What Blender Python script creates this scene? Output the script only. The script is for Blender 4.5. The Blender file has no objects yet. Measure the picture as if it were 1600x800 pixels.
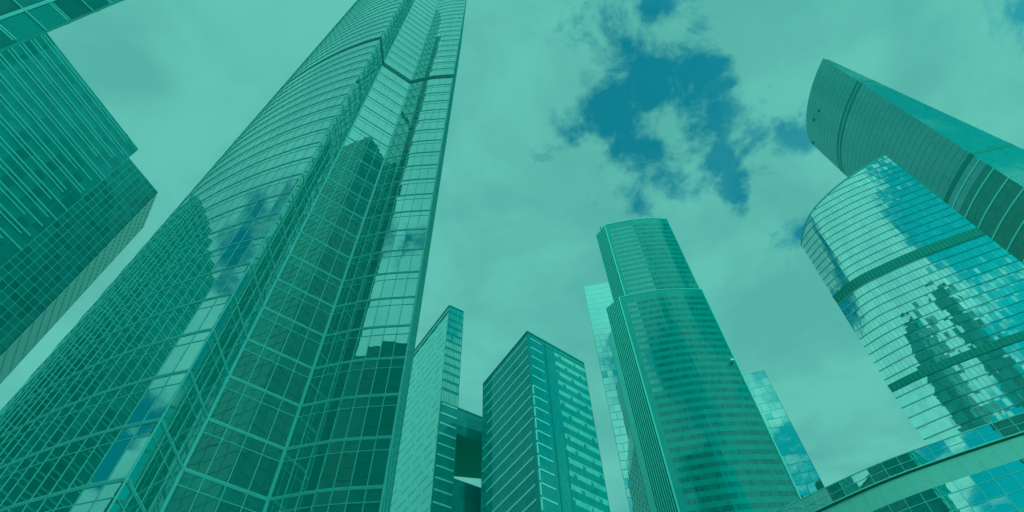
import bpy, math, random
from math import sin, cos, radians, sqrt, hypot
from mathutils import Vector, Matrix

random.seed(7)
SC = bpy.context.scene
COL = SC.collection

# ------------------------------------------------------------------ camera
cam_d = bpy.data.cameras.new("camera")
cam = bpy.data.objects.new("camera", cam_d)
COL.objects.link(cam)
# rows of the view rotation: camera right / up / forward in world axes
right = Vector((0.998798, 0.040721, -0.027266)); up = Vector((0.049006, -0.829943, 0.555692)); fwd = Vector((0.0, 0.556360, 0.830941))
cam.matrix_world = Matrix(((right.x, up.x, -fwd.x, 0.0), (right.y, up.y, -fwd.y, 0.0), (right.z, up.z, -fwd.z, 1.6), (0, 0, 0, 1)))
cam_d.sensor_width = 36.0
cam_d.lens = 36.0 * 960.0 / 1600.0
cam_d.clip_start = 0.1
cam_d.clip_end = 20000.0
SC.camera = cam

# ------------------------------------------------------------------ sky, sun, exposure
SUN_AZ, SUN_EL = 150.0, 24.0          # azimuth clockwise from +Y
sun_dir = Vector((sin(radians(SUN_AZ)) * cos(radians(SUN_EL)), cos(radians(SUN_AZ)) * cos(radians(SUN_EL)), sin(radians(SUN_EL))))

world = bpy.data.worlds.new("World")
SC.world = world
world.use_nodes = True
nt = world.node_tree
nt.nodes.clear()


class G:
    """tiny node-graph helper"""
    def __init__(self, tree):
        self.t = tree

    def n(self, kind, **kw):
        x = self.t.nodes.new(kind)
        for k, v in kw.items():
            setattr(x, k, v)
        return x

    def put(self, sock, val):
        if isinstance(val, bpy.types.NodeSocket):
            self.t.links.new(val, sock)
        elif val is not None:
            sock.default_value = val

    def m(self, op, a, b=None, c=None, clamp=False):
        x = self.n('ShaderNodeMath', operation=op, use_clamp=clamp)
        self.put(x.inputs[0], a); self.put(x.inputs[1], b); self.put(x.inputs[2], c)
        return x.outputs[0]

    def v(self, op, a, b=None, scale=None):
        x = self.n('ShaderNodeVectorMath', operation=op)
        self.put(x.inputs[0], a); self.put(x.inputs[1], b)
        if scale is not None:
            self.put(x.inputs['Scale'], scale)
        return x.outputs['Value'] if op in ('DISTANCE', 'DOT_PRODUCT', 'LENGTH') else x.outputs['Vector']

    def noise(self, vec, scale, detail=4.0, rough=0.5, dist=0.0):
        x = self.n('ShaderNodeTexNoise')
        self.put(x.inputs['Vector'], vec)
        x.inputs['Scale'].default_value = scale; x.inputs['Detail'].default_value = detail
        x.inputs['Roughness'].default_value = rough; x.inputs['Distortion'].default_value = dist
        return x

    def mix(self, fac, a, b, mode='MIX'):
        x = self.n('ShaderNodeMix', data_type='RGBA', blend_type=mode)
        self.put(x.inputs['Factor'], fac)
        cs = [s for s in x.inputs if s.type == 'RGBA']
        self.put(cs[0], a); self.put(cs[1], b)
        return [s for s in x.outputs if s.type == 'RGBA'][0]

    def smooth(self, val, lo, hi):
        x = self.n('ShaderNodeMapRange', interpolation_type='SMOOTHSTEP')
        self.put(x.inputs['Value'], val)
        x.inputs['From Min'].default_value = lo; x.inputs['From Max'].default_value = hi
        return x.outputs['Result']


def rgb(r, g, b):
    return (r, g, b, 1.0)


g = G(nt)
tc = g.n('ShaderNodeTexCoord').outputs['Generated']
sep = g.n('ShaderNodeSeparateXYZ'); nt.links.new(tc, sep.inputs[0])
zc = g.m('MAXIMUM', sep.outputs['Z'], 0.07)
com = g.n('ShaderNodeCombineXYZ')
g.put(com.inputs[0], g.m('DIVIDE', sep.outputs['X'], zc)); g.put(com.inputs[1], g.m('DIVIDE', sep.outputs['Y'], zc)); com.inputs[2].default_value = 0.0
P = com.outputs[0]                      # position on a flat cloud deck
warp = g.noise(P, 6.0, 5.0, 0.6).outputs['Color']
Pw = g.v('ADD', P, g.v('SCALE', g.v('SUBTRACT', warp, (0.5, 0.5, 0.5)), scale=0.13))
fine = g.noise(P, 15.0, 9.0, 0.62, 0.2).outputs['Fac']
mid = g.noise(P, 4.2, 7.0, 0.55, 0.3).outputs['Fac']
big = g.noise(g.v('ADD', P, (3.7, 1.9, 0.0)), 1.35, 6.0, 0.5).outputs['Fac']
# gaps in the cloud deck: (x, y, radius, weight)
ahead = [(0.265, 0.350, 0.090, 1.2), (0.190, 0.380, 0.080, 1.1), (0.318, 0.345, 0.080, 1.2), (0.345, 0.425, 0.070, 1.1), (0.374, 0.485, 0.055, 1.0), (0.390, 0.530, 0.046, 0.95), (0.405, 0.572, 0.036, 0.82), (0.412, 0.600, 0.030, 0.7),
         (0.236, 0.195, 0.068, 1.05), (0.180, 0.275, 0.080, 0.52), (0.505, 0.452, 0.072, 0.90), (0.240, 0.468, 0.080, 0.66),
         (0.840, 0.245, 0.085, 0.70), (0.100, 0.430, 0.050, 0.68), (0.257, 0.583, 0.045, 0.68), (0.575, 0.625, 0.060, 0.55), (0.440, 0.445, 0.070, 0.80), (0.310, 0.520, 0.070, 0.66)]
behind = [(0.16, -1.10, 0.34, 1.0), (0.20, -1.65, 0.55, 1.0), (-0.40, -1.85, 0.46, 1.0), (-1.46, -0.62, 0.22, 0.9), (-1.22, -0.62, 0.12, 0.9), (-0.72, -0.30, 0.18, 0.75), (-0.45, -0.42, 0.14, 0.75),
          (0.55, -0.45, 0.24, 0.9), (1.05, -0.25, 0.30, 0.9), (0.64, -0.76, 0.28, 0.9), (-2.2, 0.4, 0.5, 0.9), (0.8, -1.9, 0.5, 0.9), (-0.20, -0.62, 0.10, 0.7)]


def blobs(items, k):
    acc = None
    for (cx, cy, rad, wgt) in items:
        dd = g.v('DISTANCE', Pw, (cx, cy, 0.0))
        val = g.m('MULTIPLY', g.m('SUBTRACT', 1.0, g.m('DIVIDE', dd, rad)), wgt)
        acc = val if acc is None else g.m('SMOOTH_MAX', acc, val, k)
    return acc


torn = g.noise(g.v('ADD', P, (1.3, 7.7, 0.0)), 9.0, 10.0, 0.66, 0.4).outputs['Fac']
front_gap = g.m('ADD', blobs(ahead, 0.30), g.m('MULTIPLY', g.m('SUBTRACT', torn, 0.5), 2.5))
front_gap = g.smooth(g.m('ADD', front_gap, g.m('MULTIPLY', g.m('SUBTRACT', fine, 0.5), 1.3)), -0.05, 0.70)
front_gap = g.m('MULTIPLY', front_gap, g.m('SUBTRACT', 0.95, g.m('MULTIPLY', g.smooth(g.m('ADD', mid, g.m('MULTIPLY', sep.outputs['X'], 0.35)), 0.52, 0.75), 0.15)))
torn2 = g.noise(g.v('ADD', P, (5.3, 2.7, 0.0)), 3.6, 10.0, 0.62, 0.4).outputs['Fac']
back_gap = g.smooth(g.m('ADD', blobs(behind, 0.3), g.m('MULTIPLY', g.m('SUBTRACT', torn2, 0.5), 2.4)), 0.05, 0.5)
gap = g.m('MAXIMUM', front_gap, back_gap)
sky = g.n('ShaderNodeTexSky', sky_type='NISHITA', sun_disc=False)
sky.sun_elevation = radians(SUN_EL); sky.sun_rotation = radians(SUN_AZ)
blue = g.mix(1.0, sky.outputs[0], rgb(0.004, 2.05, 1.62), 'MULTIPLY')
shade = g.smooth(g.m('ADD', g.m('MULTIPLY', mid, 0.7), g.m('MULTIPLY', big, 0.3)), 0.36, 0.62)
cloud = g.mix(shade, rgb(0.88, 4.3, 3.75), rgb(1.22, 5.35, 4.45))
sd = g.m('MAXIMUM', g.v('DOT_PRODUCT', tc, tuple(sun_dir)), 0.0)
# the deck is brighter on the sun's side of the sky
side = g.smooth(g.m('MULTIPLY', sep.outputs['Y'], -1.0), -0.15, 0.55)
glow = g.m('ADD', g.m('ADD', 1.03, g.m('MULTIPLY', side, 0.6)), g.m('MULTIPLY', g.m('POWER', sd, 3.0), 0.4))
cloud = g.v('SCALE', cloud, scale=glow)
blue = g.v('SCALE', blue, scale=g.m('SUBTRACT', 1.0, g.m('MULTIPLY', side, 0.34)))
final = g.mix(gap, cloud, blue)
bg = g.n('ShaderNodeBackground'); bg.inputs['Strength'].default_value = 0.1
nt.links.new(final, bg.inputs['Color'])
out = g.n('ShaderNodeOutputWorld'); nt.links.new(bg.outputs[0], out.inputs[0])

sun_d = bpy.data.lights.new("sun", 'SUN')
sun = bpy.data.objects.new("sun", sun_d); COL.objects.link(sun)
sun_d.energy = 0.8; sun_d.angle = radians(10.0); sun_d.color = (0.26, 1.0, 0.84)
sun.rotation_euler = sun_dir.to_track_quat('Z', 'Y').to_euler()

SC.view_settings.view_transform = 'Standard'
SC.view_settings.look = 'None'
SC.view_settings.exposure = 0.0
SC.view_settings.gamma = 1.0
SC.view_settings.use_curve_mapping = False
SC.cycles.max_bounces = 6
SC.cycles.glossy_bounces = 5
SC.cycles.diffuse_bounces = 3


# ------------------------------------------------------------------ materials
def glass(name, base, r0=0.35, tint=(0.9, 1.0, 0.97), rough=0.0, wave=0.0, wave_scale=0.5, vary=0.25, noise_amt=0.15, edge=1.0):
    """coated facade glass: a dull body seen through it and a mirror coat that strengthens at grazing angles"""
    m = bpy.data.materials.new(name); m.use_nodes = True
    t = m.node_tree; t.nodes.clear(); q = G(t)
    geo = q.n('ShaderNodeNewGeometry')
    att = q.n('ShaderNodeAttribute', attribute_name='rnd')
    ns = q.noise(geo.outputs['Position'], 0.35, 4.0, 0.6).outputs['Fac']
    k = q.m('ADD', 1.0, q.m('MULTIPLY', q.m('SUBTRACT', att.outputs['Fac'], 0.5), 2 * vary))
    k = q.m('ADD', k, q.m('MULTIPLY', q.m('SUBTRACT', ns, 0.5), 2 * noise_amt))
    colr = q.v('SCALE', base, scale=k)
    dif = q.n('ShaderNodeBsdfDiffuse'); q.put(dif.inputs['Color'], colr)
    gl = q.n('ShaderNodeBsdfGlossy'); gl.inputs['Color'].default_value = rgb(*tint); gl.inputs['Roughness'].default_value = rough
    if wave:
        wv = q.noise(geo.outputs['Position'], wave_scale, 2.0, 0.5)
        bp = q.n('ShaderNodeBump'); bp.inputs['Strength'].default_value = 1.0; bp.inputs['Distance'].default_value = wave
        q.put(bp.inputs['Height'], wv.outputs['Fac'])
        t.links.new(bp.outputs[0], gl.inputs['Normal'])
    lw = q.n('ShaderNodeLayerWeight'); lw.inputs['Blend'].default_value = 0.5
    f5 = q.m('POWER', lw.outputs['Facing'], 4.0)
    fac = q.m('ADD', r0, q.m('MULTIPLY', f5, (1.0 - r0) * edge), clamp=True)
    mx = q.n('ShaderNodeMixShader'); q.put(mx.inputs[0], fac)
    t.links.new(dif.outputs[0], mx.inputs[1]); t.links.new(gl.outputs[0], mx.inputs[2])
    o = q.n('ShaderNodeOutputMaterial'); t.links.new(mx.outputs[0], o.inputs[0])
    return m


def solid(name, base, rough=0.45, spec=0.4, metal=0.0, amt=0.12, scale=0.8):
    m = bpy.data.materials.new(name); m.use_nodes = True
    t = m.node_tree; q = G(t)
    b = t.nodes['Principled BSDF']
    geo = q.n('ShaderNodeNewGeometry')
    ns = q.noise(geo.outputs['Position'], scale, 6.0, 0.65).outputs['Fac']
    k = q.m('ADD', 1.0, q.m('MULTIPLY', q.m('SUBTRACT', ns, 0.5), 2 * amt))
    q.put(b.inputs['Base Color'], q.v('SCALE', base, scale=k))
    b.inputs['Roughness'].default_value = rough; b.inputs['Metallic'].default_value = metal
    b.inputs['Specular IOR Level'].default_value = spec
    return m


M = dict(
    a_glass=glass('tower_glass', (0.003, 0.335, 0.29), 0.42, tint=(0.75, 1.0, 0.98), wave=0.004, wave_scale=0.45, vary=0.15),
    a_span=glass('tower_spandrel', (0.003, 0.37, 0.325), 0.42, tint=(0.75, 1.0, 0.98), wave=0.003, vary=0.08),
    alu=solid('aluminium', (0.26, 0.84, 0.81), 0.32, 0.6),
    alu_dark=solid('dark_aluminium', (0.006, 0.42, 0.38), 0.4, 0.5),
    slot=solid('dark_louvre', (0.002, 0.30, 0.25), 0.6, 0.2),
    b_glass=glass('bronze_glass', (0.003, 0.33, 0.32), 0.07, tint=(0.2, 0.95, 1.0), vary=0.2, wave=0.002, edge=0.6),
    b_glass_low=glass('dark_glass', (0.003, 0.31, 0.28), 0.06, tint=(0.2, 0.95, 1.0), vary=0.2, wave=0.002, edge=0.6),
    b_fin=solid('grey_cladding', (0.15, 0.72, 0.69), 0.5, 0.3),
    c_glass=glass('near_glass', (0.003, 0.33, 0.325), 0.10, wave=0.006, wave_scale=0.6, vary=0.3),
    d_pale=glass('pale_cladding', (0.18, 0.85, 0.78), 0.22, vary=0.05, rough=0.4),
    d_glass=glass('slab_glass', (0.015, 0.46, 0.42), 0.25, vary=0.2),
    e_glass=glass('office_glass', (0.003, 0.345, 0.325), 0.07, tint=(0.3, 0.95, 1.0), vary=0.10, edge=0.8),
    white=glass('white_band', (0.30, 0.86, 0.80), 0.34, rough=0.3, vary=0.04),
    panel=glass('pale_panel', (0.12, 0.66, 0.60), 0.24, rough=0.05, wave=0.02, wave_scale=0.7, vary=0.12),
    void=solid('dark_soffit', (0.003, 0.52, 0.42), 0.7, 0.2),
    f_span=glass('green_spandrel', (0.003, 0.345, 0.305), 0.075, tint=(0.5, 1.0, 0.98), vary=0.05, rough=0.04),
    f_glass=glass('green_window', (0.003, 0.19, 0.175), 0.085, tint=(0.5, 1.0, 0.98), vary=0.3),
    f_mirror=glass('green_mirror', (0.005, 0.28, 0.255), 0.20, vary=0.12),
    f_rib=solid('pale_rib', (0.16, 0.78, 0.70), 0.45, 0.4),
    g_glass=glass('mirror_glass', (0.05, 0.40, 0.39), 0.54, vary=0.15),
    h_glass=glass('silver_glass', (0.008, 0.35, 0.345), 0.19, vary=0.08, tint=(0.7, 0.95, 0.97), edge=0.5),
    h_reflection=glass('painted_reflection', (0.003, 0.31, 0.265), 0.05, vary=0.06, edge=0.5),  # darker copy of the tower glass, painting the reflection of a dark building
    i_glass=glass('bright_glass', (0.008, 0.38, 0.39), 0.55, vary=0.35, wave=0.003),
    i_span=glass('bright_spandrel', (0.006, 0.30, 0.33), 0.25, vary=0.1),
    j_glass=glass('podium_glass', (0.003, 0.30, 0.295), 0.60, vary=0.1, wave=0.002),
    j_band=solid('cream_band', (0.50, 0.84, 0.75), 0.55, 0.3),
    roof=solid('roof_gravel', (0.10, 0.36, 0.32), 0.9, 0.1),
    pave=solid('paving', (0.16, 0.55, 0.50), 0.85, 0.2, scale=0.3),
    rear=glass('rear_glass', (0.003, 0.36, 0.315), 0.08, vary=0.06, edge=0.7),
)


# ------------------------------------------------------------------ mesh builder
class MB:
    def __init__(self):
        self.v = []; self.f = []; self.mi = []; self.rn = []; self.mats = []

    def mat(self, key):
        if key not in self.mats:
            self.mats.append(key)
        return self.mats.index(key)

    def poly(self, pts, key, rnd=0.5):
        b = len(self.v)
        self.v.extend([tuple(p) for p in pts]); self.f.append(tuple(range(b, b + len(pts))))
        self.mi.append(self.mat(key)); self.rn.append(rnd)

    def box8(self, a, b, key):
        """a, b: four corners each (two opposite ends, same winding)"""
        o = len(self.v); k = self.mat(key); r = random.random()
        self.v.extend([tuple(p) for p in a] + [tuple(p) for p in b])
        for q in ((3, 2, 1, 0), (4, 5, 6, 7), (0, 1, 5, 4), (1, 2, 6, 5), (2, 3, 7, 6), (3, 0, 4, 7)):
            self.f.append(tuple(o + i for i in q)); self.mi.append(k); self.rn.append(r)

    def box(self, x0, y0, z0, x1, y1, z1, key):
        self.box8([(x0, y0, z0), (x1, y0, z0), (x1, y1, z0), (x0, y1, z0)], [(x0, y0, z1), (x1, y0, z1), (x1, y1, z1), (x0, y1, z1)], key)

    def build(self, name, parent=None):
        me = bpy.data.meshes.new(name)
        me.from_pydata(self.v, [], self.f)
        for k in self.mats:
            me.materials.append(M[k])
        me.polygons.foreach_set('material_index', self.mi)
        at = me.attributes.new('rnd', 'FLOAT', 'FACE')
        at.data.foreach_set('value', self.rn)
        me.update()
        o = bpy.data.objects.new(name, me); COL.objects.link(o)
        if parent is not None:
            o.parent = parent
            o.matrix_parent_inverse = Matrix.Translation(parent.location).inverted() if parent.type == 'EMPTY' else Matrix()
        return o


def thing(name, loc, label, cat, group=None):
    o = bpy.data.objects.new(name, None); COL.objects.link(o)
    o.location = loc; o.empty_display_size = 5
    o['label'] = label; o['category'] = cat
    if group:
        o['group'] = group
    return o


def pol(az, r):
    return (r * sin(radians(az)), r * cos(radians(az)))


class Surf:
    """a facade: runs along a plan line from left to right seen from outside; may change between a lower and an upper plan"""
    def __init__(self, low, high=None, z0=0.0, z1=100.0, roof=None):
        self.low = [Vector(p).to_2d() for p in low]
        self.high = [Vector(p).to_2d() for p in (high or low)]
        self.z0, self.z1, self.roof = z0, z1, roof
        L = [0.0]
        for a, b in zip(self.low, self.low[1:]):
            L.append(L[-1] + (b - a).length)
        self.s = [x / L[-1] for x in L]; self.length = L[-1]

    def _on(self, line, u):
        u = min(max(u, 0.0), 1.0)
        for i in range(len(self.s) - 1):
            if u <= self.s[i + 1] or i == len(self.s) - 2:
                k = (u - self.s[i]) / (self.s[i + 1] - self.s[i])
                return line[i].lerp(line[i + 1], k)

    def top(self, u):
        return self.roof(u) if self.roof else self.z1

    def p(self, u, z, off=0.0):
        z = min(z, self.top(u))
        t = min(max((z - self.z0) / (self.z1 - self.z0), 0.0), 1.0)
        a = self._on(self.low, u).lerp(self._on(self.high, u), t)
        v = Vector((a.x, a.y, z))
        if off:
            n = self.n(u, z); v = v + n * off
        return v

    def n(self, u, z):
        e = 0.004
        t = min(max((z - self.z0) / (self.z1 - self.z0), 0.0), 1.0)
        ua, ub = max(u - e, 0), min(u + e, 1)
        a = self._on(self.low, ua).lerp(self._on(self.high, ua), t); b = self._on(self.low, ub).lerp(self._on(self.high, ub), t)
        d = (b - a).normalized()
        return Vector((d.y, -d.x, 0.0))


def bays(n):
    return [i / n for i in range(n + 1)]


def smooth_line(pts, per=5):
    """Catmull-Rom through plan points"""
    P_ = [Vector(p).to_2d() for p in pts]
    P_ = [P_[0] * 2 - P_[1]] + P_ + [P_[-1] * 2 - P_[-2]]
    o = []
    for i in range(1, len(P_) - 2):
        for k in range(per):
            t = k / per
            a, b, c, d = P_[i - 1:i + 3]
            o.append(0.5 * ((2 * b) + (c - a) * t + (2 * a - 5 * b + 4 * c - d) * t * t + (3 * b - a - 3 * c + d) * t ** 3))
    o.append(P_[-2])
    return [tuple(q) for q in o]


def glaze(mb, S, us, rows, tilt=0.0015, pick=None):
    """rows: list of (za, zb, material); every pane its own slightly tilted face"""
    for j, (za, zb, key) in enumerate(rows):
        for i in range(len(us) - 1):
            if za >= max(S.top(us[i]), S.top(us[i + 1])) - 0.01:
                continue
            k = pick(i, j, key) if pick else key
            if k is None:
                continue
            n = S.n((us[i] + us[i + 1]) / 2, za)
            w = (us[i + 1] - us[i]) * S.length * 0.5; h = (zb - za) * 0.5
            tx, tz = random.gauss(0, tilt) * w, random.gauss(0, tilt) * h
            if k == 'slot':
                tx = tz = 0.0
            pts = [S.p(us[i], za) + n * (-tx - tz), S.p(us[i + 1], za) + n * (tx - tz), S.p(us[i + 1], zb) + n * (tx + tz), S.p(us[i], zb) + n * (-tx + tz)]
            mb.poly(pts, k, random.random())


def mull(mb, S, us, z0, z1, w, d, key, d0=-0.03, steps=1):
    for u in us:
        zt = min(z1, S.top(u))
        zz = [z0 + (zt - z0) * i / steps for i in range(steps + 1)]
        for a, b in zip(zz, zz[1:]):
            ends = []
            for z in (a, b):
                n = S.n(u, z); t = Vector((-n.y, n.x, 0)); c = S.p(u, z)
                ends.append([c - t * (w / 2) + n * d0, c + t * (w / 2) + n * d0, c + t * (w / 2) + n * d, c - t * (w / 2) + n * d])
            mb.box8([ends[0][3], ends[0][2], ends[0][1], ends[0][0]], [ends[1][3], ends[1][2], ends[1][1], ends[1][0]], key)


def rail(mb, S, us, z, h, d, key, d0=-0.03, ext=0.0):
    """a horizontal bar of height h centred on z, standing d proud"""
    sec = []
    for u in us:
        if z - h / 2 > S.top(u) - 0.02:
            sec.append(None); continue
        n = S.n(u, z); c = S.p(u, z); c.z = z
        dz = Vector((0, 0, h / 2))
        sec.append([c + n * d - dz, c + n * d + dz, c + n * d0 + dz, c + n * d0 - dz])
    for a, b in zip(sec, sec[1:]):
        if a and b:
            mb.box8(a, b, key)


def cap(parent, plan, z, key='roof', name='roof'):
    mb = MB(); mb.poly([(p[0], p[1], z) for p in plan], key)
    return mb.build(name, parent)


def floors(z0, z1, h):
    n = max(1, int(round((z1 - z0) / h)))
    return [z0 + (z1 - z0) * i / n for i in range(n + 1)]


def plain(parent, plan_pts, z0, z1, fh, bay, key='rear', bar='alu_dark', name='rear_facade', spandrel=None):
    """a simple closed stretch of curtain wall for the sides turned away"""
    for a, b in zip(plan_pts, plan_pts[1:]):
        S = Surf([a, b], z0=z0, z1=z1); us = bays(max(1, int(S.length / bay)))
        zs = floors(z0, z1, fh); rows = []
        for p, q in zip(zs, zs[1:]):
            rows.append((p, q - 0.9, key)); rows.append((q - 0.9, q, spandrel or key))
        mb = MB(); glaze(mb, S, us, rows, 0.001)
        f = mb.build(name, parent)
        fb = MB()
        for z in zs[1:]:
            rail(fb, S, [0, 1], z, 0.25, 0.12, bar)
        mull(fb, S, us, z0, z1, 0.12, 0.10, bar)
        o = fb.build('mullion_grid', f)


# ------------------------------------------------------------------ ground
mb = MB(); mb.poly([(-6000, -6000, 0), (6000, -6000, 0), (6000, 6000, 0), (-6000, 6000, 0)], 'pave')
gr = mb.build('ground'); gr['kind'] = 'structure'

GRP = None


# ------------------------------------------------------------------ the big tower with the folded recess
def central_tower():
    H, FH, ZB = 206.0, 4.16, 115.0
    c1, c2, c3, c4, c5 = pol(-37.75, 35.2), pol(-33.9, 39.1), pol(-25.55, 40.0), pol(-14.78, 36.5), pol(-13.9, 54.0)
    left_pts = [pol(-48.3, 67), pol(-48.9, 62), pol(-49.0, 58), pol(-48.6, 53), pol(-47.5, 48.7), pol(-46, 44.9), pol(-44, 41.4), pol(-42, 38.9), pol(-40, 36.9), c1]
    left = smooth_line(left_pts, 5)
    t = thing('glass_skyscraper', (-22, 42, 0), 'giant glass tower with a folded recess, curved left face and dark slot near its top', 'skyscraper')
    z_first = 25.78 + 1.6 - 6 * FH
    zs = [z_first + FH * i for i in range(0, 70) if z_first + FH * i < ZB - 2.2]
    zs2 = [ZB + 1.2 + FH * i for i in range(0, 40) if ZB + FH * i < H]
    specs = [('curved_facade', left, 27), ('return_facade', [c1, c2], 4), ('recess_facade', [c2, c3], 4), ('right_facade', smooth_line([c3, ((c3[0] + c4[0]) / 2 - .03, (c3[1] + c4[1]) / 2 - 0.3), c4], 4), 7), ('side_facade', [c4, c5], 14)]
    surf = []
    for nm, line, nb in specs:
        S = Surf(line, z0=0, z1=H); us = bays(nb); surf.append((S, us))
        rows = [(0, zs[0], 'a_span')]
        for zl in (zs, zs2):
            for a, b in zip(zl, zl[1:]):
                rows.append((a, b - 1.12, 'a_glass')); rows.append((b - 1.12, b, 'a_span'))
        rows.append((zs[-1], ZB - 0.9, 'a_glass')); rows.append((ZB - 0.9, ZB + 1.2, 'slot')); rows.append((zs2[-1], H, 'a_span'))
        mb = MB(); glaze(mb, S, us, rows, 0.0012)
        f = mb.build(nm, t)
        ml = MB()
        ui = us[1:-1]
        mull(ml, S, ui, 0.5, ZB - 0.9, 0.065, 0.03, 'alu')
        mull(ml, S, ui, ZB + 1.2, H - 0.3, 0.065, 0.03, 'alu')
        for zl in (zs, zs2):
            for z in zl[1:]:
                rail(ml, S, us, z - 1.12, 0.065, 0.028, 'alu')
        ml.build('mullion_grid', f)
        if nm != 'side_facade':
            lp = MB(); rail(lp, S, us, ZB + 0.15, 0.12, 0.05, 'alu_dark', -0.02)
            lp.build('slot_rail', f)
    # one metal band per storey, running round all the fronts
    for z in zs + zs2:
        b = MB()
        for S, us in surf:
            rail(b, S, us, z, 0.26, 0.045, 'alu'); rail(b, S, us, z + 0.012, 0.07, 0.075, 'alu')
        b.build('floor_band', t)
    # metal posts on the folds
    for c, w in ((c1, 0.07), (c2, 0.13), (c3, 0.14), (c4, 0.08)):
        p = MB(); n = 10
        ring = [(c[0] + w * cos(2 * math.pi * k / n), c[1] + w * sin(2 * math.pi * k / n)) for k in range(n)]
        for k in range(n):
            a, bb = ring[k], ring[(k + 1) % n]
            for z0, z1 in ((0, ZB - 0.9), (ZB + 1.2, H)):
                p.poly([(a[0], a[1], z0), (bb[0], bb[1], z0), (bb[0], bb[1], z1), (a[0], a[1], z1)], 'alu')
        p.build('corner_post', t)
    back = [c5, (-26, 70), (-44, 64), tuple(left[0])]
    plain(t, back, 0, H, FH, 3.0)
    cap(t, [tuple(q) for q in left] + [c2, c3, c4, c5, (-26, 70), (-44, 64)], H)


# ------------------------------------------------------------------ office tower on the left, two joined blocks
def left_tower():
    Z1, Z2 = 160.5, 155.0
    a0 = pol(-96, 125); a1 = pol(-57.08, 120); dirv = (Vector(a1) - Vector(pol(-73.15, 116.4))).normalized()
    a0 = tuple(Vector(a1) - dirv * 78)
    b0 = tuple(Vector(a1) + Vector((dirv.y, -dirv.x)) * -0.0); b1 = pol(-51.94, 123); b2 = pol(-50.5, 135.3)
    t = thing('office_tower', (-112, 40, 0), 'dark office tower left of the giant glass tower with a lower wing', 'office tower')
    S = Surf([a0, a1], z0=0, z1=Z1); FH = 4.1; us = bays(int(S.length / 2.6))
    zs = [Z1 - 1.2 - FH * k for k in range(int(Z1 / FH))][::-1]
    mb = MB(); rows = [(0, zs[0], 'b_glass')]
    for a, b in zip(zs, zs[1:]):
        rows += [(a, (a + b) / 2, 'b_glass'), ((a + b) / 2, b, 'b_glass')]
    rows.append((zs[-1], Z1, 'b_glass'))
    glaze(mb, S, us, rows, 0.0012); f = mb.build('banded_facade', t)
    ml = MB(); mull(ml, S, us[1:-1], 0, Z1, 0.10, 0.03, 'alu_dark')
    for a, b in zip(zs, zs[1:]):
        rail(ml, S, [0, 1], (a + b) / 2, 0.10, 0.03, 'alu_dark')
    ml.build('mullion_grid', f)
    # paired light bands: each pair starts and stops a little differently at the corner
    for z in zs:
        b = MB(); e = 1 - random.choice([0.0, .012, .02, .03, .045]) ; e2 = e - random.choice([0, .02, .05])
        rail(b, S, [0, e], z, 0.42, 0.08, 'b_fin'); rail(b, S, [0, e2], z - 1.25, 0.36, 0.08, 'b_fin')
        b.build('double_band', f)
    # lower wing
    S2 = Surf([b0, b1], z0=0, z1=Z2); us2 = bays(int(S2.length / 1.5)); zs2 = floors(0, Z2, 2.05)
    mb = MB(); glaze(mb, S2, us2, [(a, b, 'b_glass_low') for a, b in zip(zs2, zs2[1:])], 0.0012); f2 = mb.build('wing_facade', t)
    ml = MB(); mull(ml, S2, us2, 0, Z2, 0.10, 0.03, 'b_fin')
    for z in zs2[1:]:
        rail(ml, S2, [0, 1], z, 0.12, 0.04, 'b_fin')
    ml.build('mullion_grid', f2)
    S3 = Surf([b1, b2], z0=0, z1=Z2); us3 = bays(9)
    mb = MB(); glaze(mb, S3, us3, [(a, b, 'd_pale') for a, b in zip(zs2, zs2[1:])], 0.002); f3 = mb.build('end_facade', t)
    ml = MB(); mull(ml, S3, us3, 0, Z2, 0.35, 0.05, 'slot')
    for z in zs2[1::2]:
        rail(ml, S3, [0, 1], z, 0.45, 0.04, 'alu_dark')
    ml.build('mullion_grid', f3)
    back = Vector((-dirv.y, dirv.x)) * 34
    q0 = tuple(Vector(a0) + back); q1 = tuple(Vector(b2) + back * 0.62)
    plain(t, [b2, q1, q0, a0], 0, Z2, 4.1, 3.5)
    ms = MB(); x, y = Vector(a1) * 1.01 - dirv * 4.5; ms.box(x - .1, y - .1, Z1 - .3, x + .1, y + .1, Z1 + 1.8, 'slot'); ms.build('antenna', t)
    # corner of the tall block above the wing
    k1 = tuple(Vector(a1) + back * 0.5); k0 = tuple(Vector(a0) + back * 0.5)
    mb = MB()
    for p, q in ((a1, k1), (k1, k0), (k0, a0)):
        mb.poly([(p[0], p[1], Z2), (q[0], q[1], Z2), (q[0], q[1], Z1), (p[0], p[1], Z1)], 'b_glass')
    mb.build('upper_wall', t)
    cap(t, [a0, a1, k1, k0], Z1)
    cap(t, [k0, k1, a1, b1, b2, q1, q0], Z2)


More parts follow.
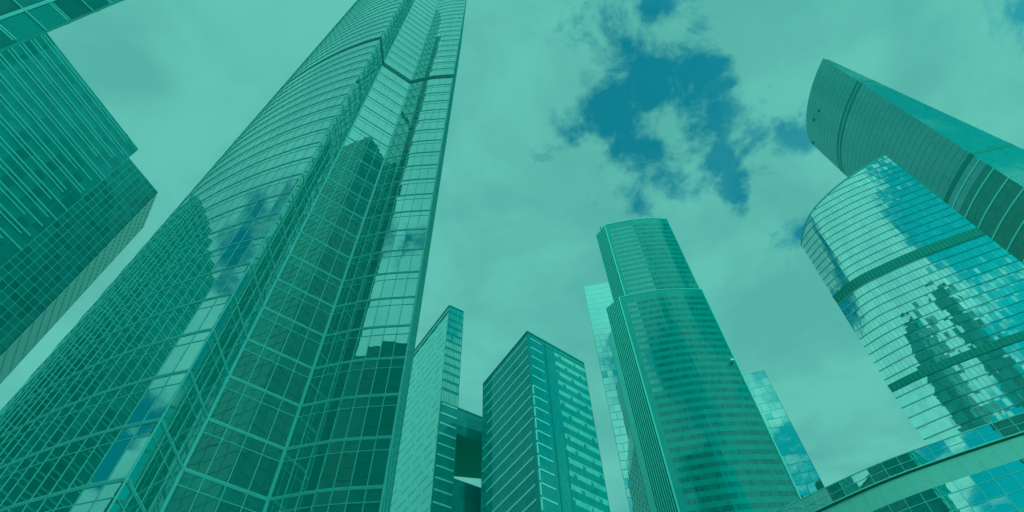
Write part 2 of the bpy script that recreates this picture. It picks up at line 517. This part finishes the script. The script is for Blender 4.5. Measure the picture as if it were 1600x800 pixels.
# ------------------------------------------------------------------ very near tower, top left
def near_tower():
    Z1 = 268.0
    p = Vector(pol(-73.3, 32.0)); q = Vector(pol(-76.2, 32.5)); d = (q - p).normalized()
    a0 = p + d * 17; side = Vector((-0.967, 0.255)).normalized()
    b = p + side * 16; c = a0 + side * 16
    t = thing('glass_tower', (-38, 2, 0), 'near glass tower cutting the top left corner, with large panes in light frames', 'tower')
    S = Surf([a0, p], z0=0, z1=Z1); us = [1 - 1.62 * k / S.length for k in range(10, -1, -1)]
    zs = [48.2 + 2.9 * k for k in range(-16, 75)]
    mb = MB(); glaze(mb, S, us, [(x, y, 'c_glass') for x, y in zip(zs, zs[1:])], 0.002); f = mb.build('glass_facade', t)
    ml = MB()
    for i, u in enumerate(us[:-1]):
        w = 0.09
        mull(ml, S, [u + .0025, u - .0035] if i % 2 else [u], zs[0], zs[-1], w, 0.10, 'alu')
    mull(ml, S, [us[-1] - 0.001], zs[0], zs[-1], 0.05, 0.04, 'alu_dark')
    ml.build('mullion_grid', f)
    for i, z in enumerate(zs):
        r = MB()
        if i % 2 == 0:
            rail(r, S, [us[0], 1.012], z + 0.13, 0.10, 0.16, 'alu'); rail(r, S, [us[0], 1.012], z - 0.13, 0.10, 0.16, 'alu')
        else:
            rail(r, S, [us[0], 1.0], z, 0.09, 0.12, 'alu')
        r.build('floor_rail', f)
    pl = [tuple(p), tuple(b), tuple(c), tuple(a0)]
    plain(t, pl, 0, Z1, 4, 2.5)
    cap(t, [tuple(a0)] + pl[:3], Z1)


# ------------------------------------------------------------------ pale slab and the bridging block
def pale_slab():
    H = 177.6
    k = 140.0
    c = pol(-9.68, 140); l0 = pol(-13.27, 160.3); dl = (Vector(l0) - Vector(c)).normalized(); l = tuple(Vector(c) + dl * 46)
    de = (Vector(pol(-4.27, 147)) - Vector(c)).normalized(); tn = math.tan(radians(-7.54))
    r_low = r_top = tuple(Vector(c) + de * ((c[0] - tn * c[1]) / (tn * de.y - de.x)))
    t = thing('slab_tower', (-28, 160, 0), 'pale pointed slab tower with dark window dashes, right beside the giant glass tower', 'tower')
    S = Surf([l, c], z0=0, z1=H); FH = 3.7
    zs = [H - 3.2 - FH * j for j in range(int((H - 3.2) / FH) + 1)][::-1]
    us = bays(40); mb = MB(); rows = [(0, zs[0], 'd_pale')]
    for a, b in zip(zs, zs[1:]):
        rows += [(a, b - 1.0, 'd_pale'), (b - 1.0, b, 'd_glass')]
    rows.append((zs[-1], H, 'd_glass'))
    st = {}

    def pick(i, j, key):
        if key == 'd_glass' and j < len(rows) - 1:
            s = st.setdefault(j, random.randint(0, 5))
            return 'd_glass' if (i + s) % 6 < 4 or random.random() < .2 else 'd_pale'
        return key
    glaze(mb, S, us, rows, 0.002, pick); f = mb.build('pale_facade', t)
    e = MB(); rail(e, S, [0, 1], H - 3.2, 0.3, 0.3, 'alu_dark'); rail(e, S, [0, 1], H - 0.2, 0.5, 0.25, 'alu_dark'); mull(e, S, [0.999], 0, H - 0.5, 0.3, 0.06, 'alu_dark')
    e.build('facade_trim', f)
    S2 = Surf([c, r_low], [c, r_top], z0=131.5, z1=H); us2 = bays(7)
    rows = []
    for a, b in zip(zs, zs[1:]):
        if b < 131.6:
            continue
        if a < 131.5:
            rows.append((131.5, b, 'd_glass')); continue
        rows += [(a, b - 1.3, 'd_glass'), (b - 1.3, b, 'e_glass')]
    rows.append((zs[-1], H, 'd_glass'))
    mb = MB(); glaze(mb, S2, us2, rows, 0.002); f2 = mb.build('end_facade', t)
    ml = MB(); mull(ml, S2, us2, 131.5, H, 0.12, 0.05, 'alu_dark'); rail(ml, S2, [0, 1], H - 0.2, 0.5, 0.25, 'alu_dark'); ml.build('mullion_grid', f2)
    # lift shaft strip behind the right edge
    sh = MB(); p0 = Vector(r_low) + dl * 2.5 + de * 0.75
    q = [p0 - de * 0.7, p0 + de * 0.7, p0 + de * 0.7 + dl * 7, p0 - de * 0.7 + dl * 7]
    sh.box8([(v.x, v.y, 131.6) for v in q], [(v.x, v.y, 151) for v in q], 'd_glass'); sh.build('lift_shaft', t)
    r2 = tuple(Vector(r_low) + dl * 46)
    plain(t, [r_low, r2, l], 0, H - 1, 3.7, 3)
    cap(t, [l, c, r_top, r2], H - 0.5)


def bridge_block():
    Z = 131.5
    a = Vector(pol(-9.68, 140)); e = Vector(pol(-4.27, 147)); d = (e - a).normalized(); nb = Vector((-d.y, d.x)) * 17.5
    b = a + d * 32
    t = thing('connecting_block', (-10, 150, 0), 'low dark block with a square opening, between the pale slab and banded block', 'building')
    zv0, zv1 = 106.5, 121.6
    u0 = (Vector(pol(-7.55, 142.6)) - a).length / 32
    S = Surf([tuple(a), tuple(b)], z0=0, z1=Z); FH = 3.7
    zs = [Z - 0.8 - FH * j for j in range(int(Z / FH))][::-1]
    # rows broken at the opening
    cuts = sorted(set([0.0, Z, zv0, zv1] + zs))
    rows = [(p, q, 'e_glass') for p, q in zip(cuts, cuts[1:]) if q - p > 0.01]
    nl = 4
    us = [u0 * i / nl for i in range(nl + 1)] + [u0 + (1 - u0) * i / 13 for i in range(1, 14)]

    def pick(i, j, key):
        p, q, _ = rows[j]
        return None if i >= nl and p >= zv0 - 0.01 and q <= zv1 + 0.01 else key
    mb = MB(); glaze(mb, S, us, rows, 0.0012, pick); f = mb.build('front_facade', t)
    for z in zs:
        bands = MB(); rail(bands, S, [0.012, u0 * 0.97], z, 0.55, 0.12, 'white'); bands.build('white_band', f)
    tr = MB(); rail(tr, S, [0, 1], Z - 0.2, 0.5, 0.2, 'alu_dark'); tr.build('parapet', t)
    # opening: soffit, side, floor
    v = MB(); A = a + d * 32 * u0; B = b; A2, B2 = A + nb * 1.2, B + nb * 0.62
    v.poly([(A.x, A.y, zv1), (B.x, B.y, zv1), (B2.x, B2.y, zv1), (A2.x, A2.y, zv1)], 'void')
    v.poly([(A.x, A.y, zv0), (A2.x, A2.y, zv0), (B2.x, B2.y, zv0), (B.x, B.y, zv0)], 'void')
    v.poly([(A.x, A.y, zv0), (A.x, A.y, zv1), (A2.x, A2.y, zv1), (A2.x, A2.y, zv0)], 'void')
    v.poly([(B.x, B.y, zv0), (B2.x, B2.y, zv0), (B2.x, B2.y, zv1), (B.x, B.y, zv1)], 'void')
    v.build('opening', t)
    a2, b2 = A2 + (A2 - B2) * (u0 / (1 - u0)), B2
    r = MB()
    for z0, z1, s0 in ((0, zv0, a2), (zv0, zv1, a2), (zv1, Z, a2)):
        if z0 == zv0:
            r.poly([(A2.x, A2.y, z0), (a2.x, a2.y, z0), (a2.x, a2.y, z1), (A2.x, A2.y, z1)], 'rear')
        else:
            r.poly([(b2.x, b2.y, z0), (a2.x, a2.y, z0), (a2.x, a2.y, z1), (b2.x, b2.y, z1)], 'rear')
    r.poly([(b.x, b.y, 0), (b2.x, b2.y, 0), (b2.x, b2.y, Z), (b.x, b.y, Z)], 'rear')
    r.build('rear_wall', t)
    cap(t, [tuple(a), tuple(b), tuple(b2), tuple(a2)], Z)


# ------------------------------------------------------------------ banded office block
def banded_block():
    H = 134.6; FH = 3.62
    c = pol(1.64, 115); l = pol(-4.48, 135.4); r = pol(8.69, 129.8)
    t = thing('office_block', (3, 130, 0), 'dark sharp-cornered office block with thin white bands left and broken pale bands right', 'office block')
    zs = [H - 2.6 - FH * j for j in range(int((H - 2.6) / FH) + 1)][::-1]
    S = Surf([l, c], z0=0, z1=H); us = bays(18)
    rows = [(0, zs[0], 'e_glass')]
    for a, b in zip(zs, zs[1:]):
        rows += [(a, b - 1.1, 'e_glass'), (b - 1.1, b, 'e_glass')]
    rows.append((zs[-1], H, 'e_glass'))
    mb = MB(); glaze(mb, S, us, rows, 0.0012); f = mb.build('left_facade', t)
    ml = MB(); mull(ml, S, us[1:-1], 0, H, 0.05, 0.02, 'e_glass'); rail(ml, S, [0, 1], H - 0.2, 0.5, 0.2, 'alu_dark'); ml.build('mullion_grid', f)
    for j, z in enumerate(zs):
        b = MB(); k = len(zs) - j
        e = 0.985 if k < 10 else 0.955 - 0.0006 * (k - 10)
        s = 0.02 if k % 7 < 4 else 0.10
        rail(b, S, [s, e], z, 0.52, 0.08, 'white'); b.build('white_band', f)
    S2 = Surf([c, r], z0=0, z1=H); n2 = 44; us2 = bays(n2); i0, i1, i2 = 9, 13, 20
    off = {}

    def pick(i, j, key):
        if key not in ('band', 'edge'):
            return key
        top = len(rows2) - 1 - j
        if i < i2:
            return 'e_glass'
        s = off.setdefault(j, (j * 4 // 3) % 11)
        return 'e_glass' if key == 'band' and (i + s) % 11 in (0, 1) and random.random() < .9 else 'panel'
    rows2 = [(0, zs[0], 'e_glass')]
    for a, b in zip(zs, zs[1:]):
        rows2 += [(a, b - 1.5, 'e_glass'), (b - 1.5, b - 0.45, 'band'), (b - 0.45, b, 'edge')]
    rows2.append((zs[-1], H, 'e_glass'))
    mb = MB(); glaze(mb, S2, us2, rows2, 0.0012, pick); f2 = mb.build('right_facade', t)
    tr = MB(); mull(tr, S2, [i1 / n2], 0, H - 1.0, 0.35, 0.12, 'slot'); mull(tr, S2, [i2 / n2], 0, H - 30, 0.2, 0.06, 'slot')
    rail(tr, S2, [0, 1], H - 0.2, 0.5, 0.2, 'alu_dark'); rail(tr, S2, [0.2, 1], H - 2.0, 0.25, 0.1, 'alu_dark'); tr.build('facade_trim', f2)
    for z in zs:
        b = MB(); rail(b, S2, [0.035, i0 / n2 + 0.03], z, 0.42, 0.10, 'white'); b.build('white_band', f2)
    cp = MB()
    for a, b in zip(zs, zs[1:]):
        if a < H - 24:
            mull(cp, S2, [0.022], a + 0.5, b - 0.15, 0.42, 0.14, 'white')
    cp.build('corner_post', f2)
    pr = MB(); mid = Vector(c).lerp(Vector(r), 0.6); mid = mid + Vector((-6, 8)); dv = (Vector(r) - Vector(c)).normalized(); nv = Vector((-dv.y, dv.x))
    q = [Vector(c) + dv * 4.5 + nv * 1.5, Vector(r) - dv * 1.0 + nv * 1.5, Vector(r) - dv + nv * 9, Vector(c) + dv * 4.5 + nv * 9]
    pr.box8([(v.x, v.y, H - .4) for v in q], [(v.x, v.y, H + 1.1) for v in q], 'slot'); pr.build('roof_screen', t)
    rr = tuple(Vector(r) + (Vector(l) - Vector(c)))
    plain(t, [r, rr, l], 0, H - .5, FH, 3.0)
    cap(t, [l, c, r, rr], H - .4)


# ------------------------------------------------------------------ stepped green tower with ribbed side
def stepped_tower():
    ZL, ZU = 210.4, 270.6; FH = 3.75
    t = thing('stepped_skyscraper', (55, 175, 0), 'green stepped tower with a ribbed left side and dark window rows on its bowed front', 'skyscraper')
    fl, fr = pol(15.36, 170), pol(26.5, 180.7)
    mid = pol(21.2, 172.6)
    front = smooth_line([fl, pol(18, 170.8), mid, pol(24, 176.2), fr], 4)
    bl = pol(13.3, 174.0)
    ufl, ufr, ubl = pol(16.3, 170.8), pol(26.25, 180.6), pol(14.6, 175.5)
    ufront = smooth_line([ufl, pol(18.6, 171.6), pol(21.28, 173.2), pol(24, 176.4), ufr], 4)
    # lower front
    for nm, line, z0, z1, nb in (('lower_front', front, 0, ZL, 44), ('upper_front', ufront, ZL, ZU, 40)):
        S = Surf(line, z0=z0, z1=z1); us = bays(nb); zs = [z1 - 3.4 - FH * j for j in range(int((z1 - z0 - 3.4) / FH) + 1)][::-1]
        rows = [(z0, zs[0], 'f_span')]
        for a, b in zip(zs, zs[1:]):
            rows += [(a, a + 1.85, 'f_glass'), (a + 1.85, b, 'f_span')]
        rows.append((zs[-1], z1, 'f_span'))
        upper = nm == 'upper_front'

        def pick(i, j, key):
            u = i / nb
            if u < 0.05 or u > 0.955:
                return 'f_span'
            if key == 'f_glass':
                if upper and u < 0.42:
                    return 'f_mirror'
                if u < 0.16 and (upper or j > len(rows) - 30):
                    return 'f_mirror'
            return key
        mb = MB(); glaze(mb, S, us, rows, 0.0014, pick); f = mb.build(nm, t)
        ml = MB(); mull(ml, S, us[1:-1], z0, z1, 0.14, 0.05, 'f_span')
        rail(ml, S, us, z1 - 0.15, 0.4, 0.18, 'f_rib'); mull(ml, S, [0.002], z0, z1, 0.55, 0.25, 'f_rib')
        if not upper:
            mull(ml, S, [0.996], z0, z1, 0.5, 0.3, 'f_rib')
        ml.build('mullion_grid', f)
    # ribbed flanks
    for nm, a, b, z0, z1 in (('ribbed_flank', bl, fl, 0, ZL - 0.6), ('ribbed_flank', ubl, ufl, ZL, ZU)):
        S = Surf([a, b], z0=z0, z1=z1); us = bays(9)
        mb = MB(); glaze(mb, S, us, [(p, q, 'slot') for p, q in zip(floors(z0, z1, 3.75), floors(z0, z1, 3.75)[1:])], 0.001); f = mb.build(nm, t)
        for u in us[:-1]:
            r = MB(); mull(r, S, [u], z0, z1, 0.26, 0.32, 'f_rib'); r.build('rib', f)
    # plain flank behind the ribs
    w0 = pol(12.62, 178.0)
    S = Surf([w0, bl], z0=0, z1=ZL - 14)
    mb = MB(); glaze(mb, S, [0, 1], [(p, q, 'f_rib') for p, q in zip(floors(0, ZL - 14, 12), floors(0, ZL - 14, 12)[1:])], 0.0); mb.build('plain_flank', t)
    rl, rr = (52, 215), (96, 200)
    plain(t, [fr, rr, rl, w0], 0, ZL - 14, FH, 3.5)
    mb = MB()
    for p, q in zip([fr, rr, rl, bl], [rr, rl, bl]):
        mb.poly([(p[0], p[1], ZL - 14), (q[0], q[1], ZL - 14), (q[0], q[1], ZL), (p[0], p[1], ZL)], 'rear')
    ur = [ufr, (90, 196), (56, 200), ubl]
    for p, q in zip(ur, ur[1:]):
        mb.poly([(p[0], p[1], ZL), (q[0], q[1], ZL), (q[0], q[1], ZU), (p[0], p[1], ZU)], 'rear')
    mb.build('rear_wall', t)
    cap(t, [tuple(p) for p in front] + [rr, rl, bl], ZL - 0.3)
    cap(t, [tuple(p) for p in ufront] + ur[1:], ZU - 0.3)
    m = MB(); x, y = pol(15.6, 174); m.box(x - .25, y - .25, ZU - .3, x + .25, y + .25, ZU + 4.5, 'slot'); m.build('antenna', t)
    m = MB(); x, y = pol(26.2, 179.2); m.box(x - 0.9, y - .8, 165.0, x + 0.2, y + .8, 165.9, 'white'); m.build('facade_lift', t)


def mirror_slab(a, b, depth, H, label, seed):
    t = thing('mirror_tower', (a[0], a[1], 0), label, 'tower', None)
    S = Surf([a, b], z0=0, z1=H); rnd = random.Random(seed); FH = 4.6
    nb = max(6, int(S.length / 2.6)); us = bays(nb)
    zs = floors(0, H, FH)
    mb = MB()
    for p, q in zip(zs, zs[1:]):
        glaze(mb, S, us, [(p, q, 'g_glass')], 0.004)
    f = mb.build('mirror_facade', t)
    ml = MB()
    for j, z in enumerate(zs[1:]):
        rail(ml, S, [0, 1], z, 0.30, 0.03, 'alu')
        for i in range(nb + 1):
            if (i + j) % 2 == 0 or rnd.random() < .15:
                mull(ml, S, [us[i]], zs[j], z, 0.22, 0.03, 'alu')
    ml.build('panel_joints', f)
    d = (Vector(b) - Vector(a)).normalized(); n = Vector((-d.y, d.x)) * depth
    a2, b2 = tuple(Vector(a) + n + d * 3), tuple(Vector(b) + n * 1.0 - d * depth * 0.7)
    plain(t, [b, b2, a2, a], 0, H - 0.3, FH, 4.0)
    cap(t, [a, b, b2, a2], H - 0.3)


# ------------------------------------------------------------------ tall tapering tower, top right
def tapering_tower():
    K = 1.382; H = 280 * K
    t = thing('tapering_skyscraper', (215, 160, 0), 'tallest blue green curved tower at top right with two dark belts and a tapered edge', 'skyscraper')
    pts = [pol(49.45, 197 * K), pol(50.44, 189.7 * K), pol(52.4, 181.9 * K), pol(55.0, 175.6 * K), pol(57.3, 172 * K), pol(59.28, 170 * K)]
    line = smooth_line(pts, 4); c = pts[-1]
    FH = 4.4; B1, B2 = 245.6 * K + 1, 175 * K + 1
    S = Surf(line, z0=0, z1=H); us = bays(42)
    zs = floors(0, H, FH); rows = []
    ys = [(a, b) for a, b in zip(zs, zs[1:])]
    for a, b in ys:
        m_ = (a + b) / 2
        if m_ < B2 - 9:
            rows.append((a, b, 'h_reflection'))  # below the lower belt a reflected building is painted in darker panes
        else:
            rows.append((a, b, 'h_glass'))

    def pick(i, j, key):  # stepped outline of the painted reflection
        if key == 'h_reflection' and i < 6 + 0.0 * j:
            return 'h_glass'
        if key == 'h_reflection' and rows[j][0] > B2 - 24 and i < 12:
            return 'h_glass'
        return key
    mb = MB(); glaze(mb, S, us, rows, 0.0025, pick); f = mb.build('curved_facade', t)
    ml = MB()
    for z in zs[1:]:
        if z < B2 - 4 and round(z / FH) % 2 == 0:
            rail(ml, S, us[5:], z, 0.75, 0.25, 'alu')  # light stripes belonging to the painted reflection
        else:
            rail(ml, S, us, z, 0.2, 0.08, 'alu_dark')
    mull(ml, S, us[1:-1], B2, H, 0.12, 0.06, 'alu_dark')
    ml.build('mullion_grid', f)
    for z, h in ((B1 - 1.6, 2.0), (B1 + 2.2, 2.0), (B2, 2.8)):
        bl = MB(); rail(bl, S, us, z, h, 0.12, 'slot'); bl.build('dark_belt', f)
    lo = pol(65.6, 190 * K); hi = pol(59.55, 173 * K)
    S2 = Surf([c, lo], [c, hi], z0=0, z1=H); us2 = bays(14)
    mb = MB(); glaze(mb, S2, us2, [(a, b, 'h_glass') for a, b in ys], 0.0006); f2 = mb.build('side_facade', t)
    ml = MB()
    for z in zs[1:]:
        rail(ml, S2, us2, z, 0.16, 0.04, 'alu_dark')
    mull(ml, S2, us2[1:-1], 0, H, 0.12, 0.04, 'alu_dark', steps=3)
    ml.build('mullion_grid', f2)
    for z, h in ((B1, 1.6), (B2, 1.8)):
        bl = MB(); rail(bl, S2, us2, z, h, 0.10, 'slot'); bl.build('dark_belt', f2)
    bk = [lo, (292, 190), tuple(line[0])]
    S3 = Surf([lo, (275, 150)], [hi, (258, 160)], z0=0, z1=H); S4 = Surf([(275, 150), tuple(line[0])], [(258, 160), tuple(line[0])], z0=0, z1=H)
    for s in (S3, S4):
        mb = MB(); u = bays(12); glaze(mb, s, u, [(a, b, 'rear') for a, b in ys], 0.001); fr = mb.build('rear_facade', t)
        ml = MB()
        for z in zs[1:]:
            rail(ml, s, [0, 1], z, 0.25, 0.1, 'alu_dark')
        ml.build('mullion_grid', fr)
    cap(t, [tuple(p) for p in line] + [hi, (258, 160)], H)
    for az, r, z, s in ((60.1, 178 * K, H - 22 * K / 1.0, 1.6), (61.0, 181 * K, H - 30 * K, 2.2)):
        m = MB(); x, y = pol(az, r); m.box(x - s, y - s, z - s * .5, x + s, y + s, z + s * .6, 'slot'); m.box(x - .3, y - .3, z - s * 3, x + .3, y + .3, z - s * .5, 'slot')
    m = MB()
    for k, u in enumerate((0.05, 0.38, 0.52)):
        q = S.p(u, H - 6 - 5 * k, 0.4); m.box(q.x - .5, q.y - .8, q.z - .5, q.x + .4, q.y + .8, q.z + .5, 'alu_dark')
    m.build('facade_cradle', t)


# ------------------------------------------------------------------ mirror-bright curved tower on the right
def curved_tower():
    H = 216.6
    R = pol(54.1, 180); 
    lowL, hiL = (38.2, 164.5), (40.45, 173.0)
    low = smooth_line([pol(*lowL), pol(41.2, 165.2), pol(44.2, 167.2), pol(48.6, 171.6), R], 5)
    high = smooth_line([pol(*hiL), pol(43, 168.6), pol(45.4, 168.6), pol(49.3, 171.8), R], 5)
    t = thing('curved_skyscraper', (122, 125, 0), 'curved mirror-bright tower with a slanting top and two dark belts', 'skyscraper')

    def roof(u):
        return 195.0 + 21.6 * min(1.0, max(0.0, u)) ** 0.62
    S = Surf(low, high, z0=110.0, z1=H, roof=roof)
    FH = 3.5; B1, B2 = 160.1, 119.6
    zs = [B2 + FH * j for j in range(-34, 29)]
    us = bays(40); rows = []
    for a, b in zip(zs, zs[1:]):
        rows += [(a, b - 0.9, 'i_glass'), (b - 0.9, b, 'i_glass')]
    mb = MB(); glaze(mb, S, us, rows, 0.008); f = mb.build('curved_facade', t)
    ml = MB(); mull(ml, S, us[1:-1], 0, B2 - 2, 0.10, 0.06, 'i_span', steps=4); mull(ml, S, us[1:-1], B2 + 2, B1 - 1.5, 0.10, 0.06, 'i_span', steps=4); mull(ml, S, us[1:-1], B1 + 2, H, 0.10, 0.06, 'i_span', steps=4)
    ml.build('mullion_grid', f)
    for z in zs[1:]:
        b = MB(); rail(b, S, us, z, 0.30, 0.12, 'i_span')
        if b.v:
            b.build('floor_band', f)
    for z, h in ((B1 + 0.3, 4.0), (B2, 2.6)):
        b = MB(); rail(b, S, us, z, h, 0.2, 'slot'); mull(b, S, us[1:-1], z - h / 2, z + h / 2, 0.2, 0.24, 'alu_dark'); b.build('dark_belt', f)
    # coping that follows the slanting top
    cp = MB(); sec = []
    for u in us:
        q = S.p(u, 400); n = S.n(u, q.z); dz = Vector((0, 0, .35))
        sec.append([q + n * .12 - dz, q + n * .12 + dz, q - n * .5 + dz, q - n * .5 - dz])
    for a, b in zip(sec, sec[1:]):
        cp.box8(a, b, 'alu_dark')
    cp.build('coping', t)
    B = (168.0, 150.0)
    for s in (Surf([R, B], z0=0, z1=H - 1), ):
        mb = MB(); u = bays(16); glaze(mb, s, u, [(a, min(b, H - 1), 'rear') for a, b in zip(zs, zs[1:]) if a < H - 1], 0.001); fr = mb.build('rear_facade', t)
    S4 = Surf([B, pol(*lowL)], [B, pol(*hiL)], z0=110.0, z1=H, roof=lambda u: 216.6 - 21.6 * u)
    mb = MB(); glaze(mb, S4, bays(16), [(a, b, 'rear') for a, b in zip(zs, zs[1:])], 0.001); mb.build('rear_facade', t)
    rf = MB(); Bz = Vector((B[0], B[1], H - 1))
    for a, b in zip(us, us[1:]):
        rf.poly([S.p(a, 400), S.p(b, 400), Bz], 'roof')
    rf.build('roof', t)


# ------------------------------------------------------------------ low curved building, lower right
def low_building():
    pts = [pol(8, 97), pol(16, 90.5), pol(24.5, 86.1), pol(32.5, 83.7), pol(38.1, 84.1), pol(45.6, 86.9), pol(54, 93), pol(61, 102)]
    line = smooth_line(pts, 5)
    line2 = [tuple(Vector(p) * (1 + 0.22 / Vector(p).length)) for p in line]
    t = thing('curved_building', (56, 76, 0), 'low curved building with a glass parapet above a cream band, lower right', 'building')
    Z = 52.1
    S = Surf(line, z0=0, z1=Z); us = bays(46)
    mb = MB(); glaze(mb, S, us, [(Z - 2.25, Z - 1.13, 'j_glass'), (Z - 1.13, Z, 'j_glass')], 0.0016); f = mb.build('glass_parapet', t)
    ml = MB(); mull(ml, S, us, Z - 2.25, Z, 0.07, 0.05, 'alu'); rail(ml, S, us, Z, 0.12, 0.08, 'white'); rail(ml, S, us, Z - 1.13, 0.06, 0.05, 'alu'); rail(ml, S, us, Z - 2.28, 0.14, 0.10, 'white')
    ml.build('mullion_grid', f)
    S2 = Surf(line2, z0=0, z1=Z)
    mb = MB()
    for a, b in zip(us, us[1:]):
        mb.poly([S2.p(a, Z - 2.33), S2.p(b, Z - 2.33), S.p(b, Z - 2.33), S.p(a, Z - 2.33)], 'slot')
    glaze(mb, S2, us, [(Z - 2.55, Z - 2.33, 'slot')], 0); mb.build('shadow_gap', t)  # recessed strip in dark colour, painting the shadow line under the parapet
    mb = MB(); glaze(mb, S2, us, [(Z - 5.2, Z - 2.55, 'j_band')], 0.0); f = mb.build('cornice_band', t)
    jt = MB(); mull(jt, S2, us, Z - 5.15, Z - 2.57, 0.035, 0.012, 'b_fin'); jt.build('panel_joints', f)
    rows = []; z = Z - 5.2
    zz = [z, z - 1.3, z - 3.3, z - 5.3, z - 7.3]
    while zz[-1] > 3:
        zz.append(zz[-1] - 2.0)
    rows = [(b, a, 'j_glass') for a, b in zip(zz, zz[1:])]
    us3 = bays(46)
    mb = MB(); glaze(mb, S2, us3, rows, 0.0016); f = mb.build('lower_glazing', t)
    ml = MB(); mull(ml, S2, us3, 0, z, 0.07, 0.05, 'alu')
    for q in zz[1:]:
        rail(ml, S2, us3, q, 0.07, 0.05, 'alu')
    ml.build('mullion_grid', f)
    e, s0 = line[-1], line[0]
    bk = [e, (112, 88), (60, 128), (16, 120), s0]
    plain(t, bk, 0, Z - 2.3, 4, 3)
    cap(t, [tuple(p) for p in line2] + bk[1:-1], Z - 2.33)


# ------------------------------------------------------------------ towers behind the viewer, mirrored in the glass
def mirrored(plan, H, label, fh=3.9, key='rear'):
    cx = sum(p[0] for p in plan) / len(plan); cy = sum(p[1] for p in plan) / len(plan)
    t = thing('office_tower', (cx, cy, 0), label, 'tower')
    plain(t, list(plan) + [plan[0]], 0, H, fh, 3.2, key=key, bar='rear', name='facade', spandrel='rear')
    cap(t, plan, H)
    return t


mirrored([(45, -46), (78, -40), (74, -16), (41, -22)], 262.0, 'dark tower behind the viewer, mirrored in the recess of the giant glass tower', key='rear')
mirrored([(-84, -86), (-16, -96), (-12, -66), (-80, -56)], 153.0, 'wide dark block behind the viewer, mirrored in the giant glass tower', key='rear')
mirrored([(76, -150), (100, -150), (98, -122), (74, -122)], 345.0, 'slim dark tower far behind the viewer, mirrored in the bright curved tower', key='rear')
central_tower()
left_tower()
near_tower()
pale_slab()
bridge_block()
banded_block()
stepped_tower()
mirror_slab(pol(10.72, 230), pol(16.2, 232), 22, 302.0, 'pale mirror tower showing just left of the green stepped tower', 3)
mirror_slab(pol(24.0, 236), pol(28.82, 240), 24, 208.8, 'pale mirror tower showing low on the right of the green stepped tower', 5)
tapering_tower()
curved_tower()
low_building()
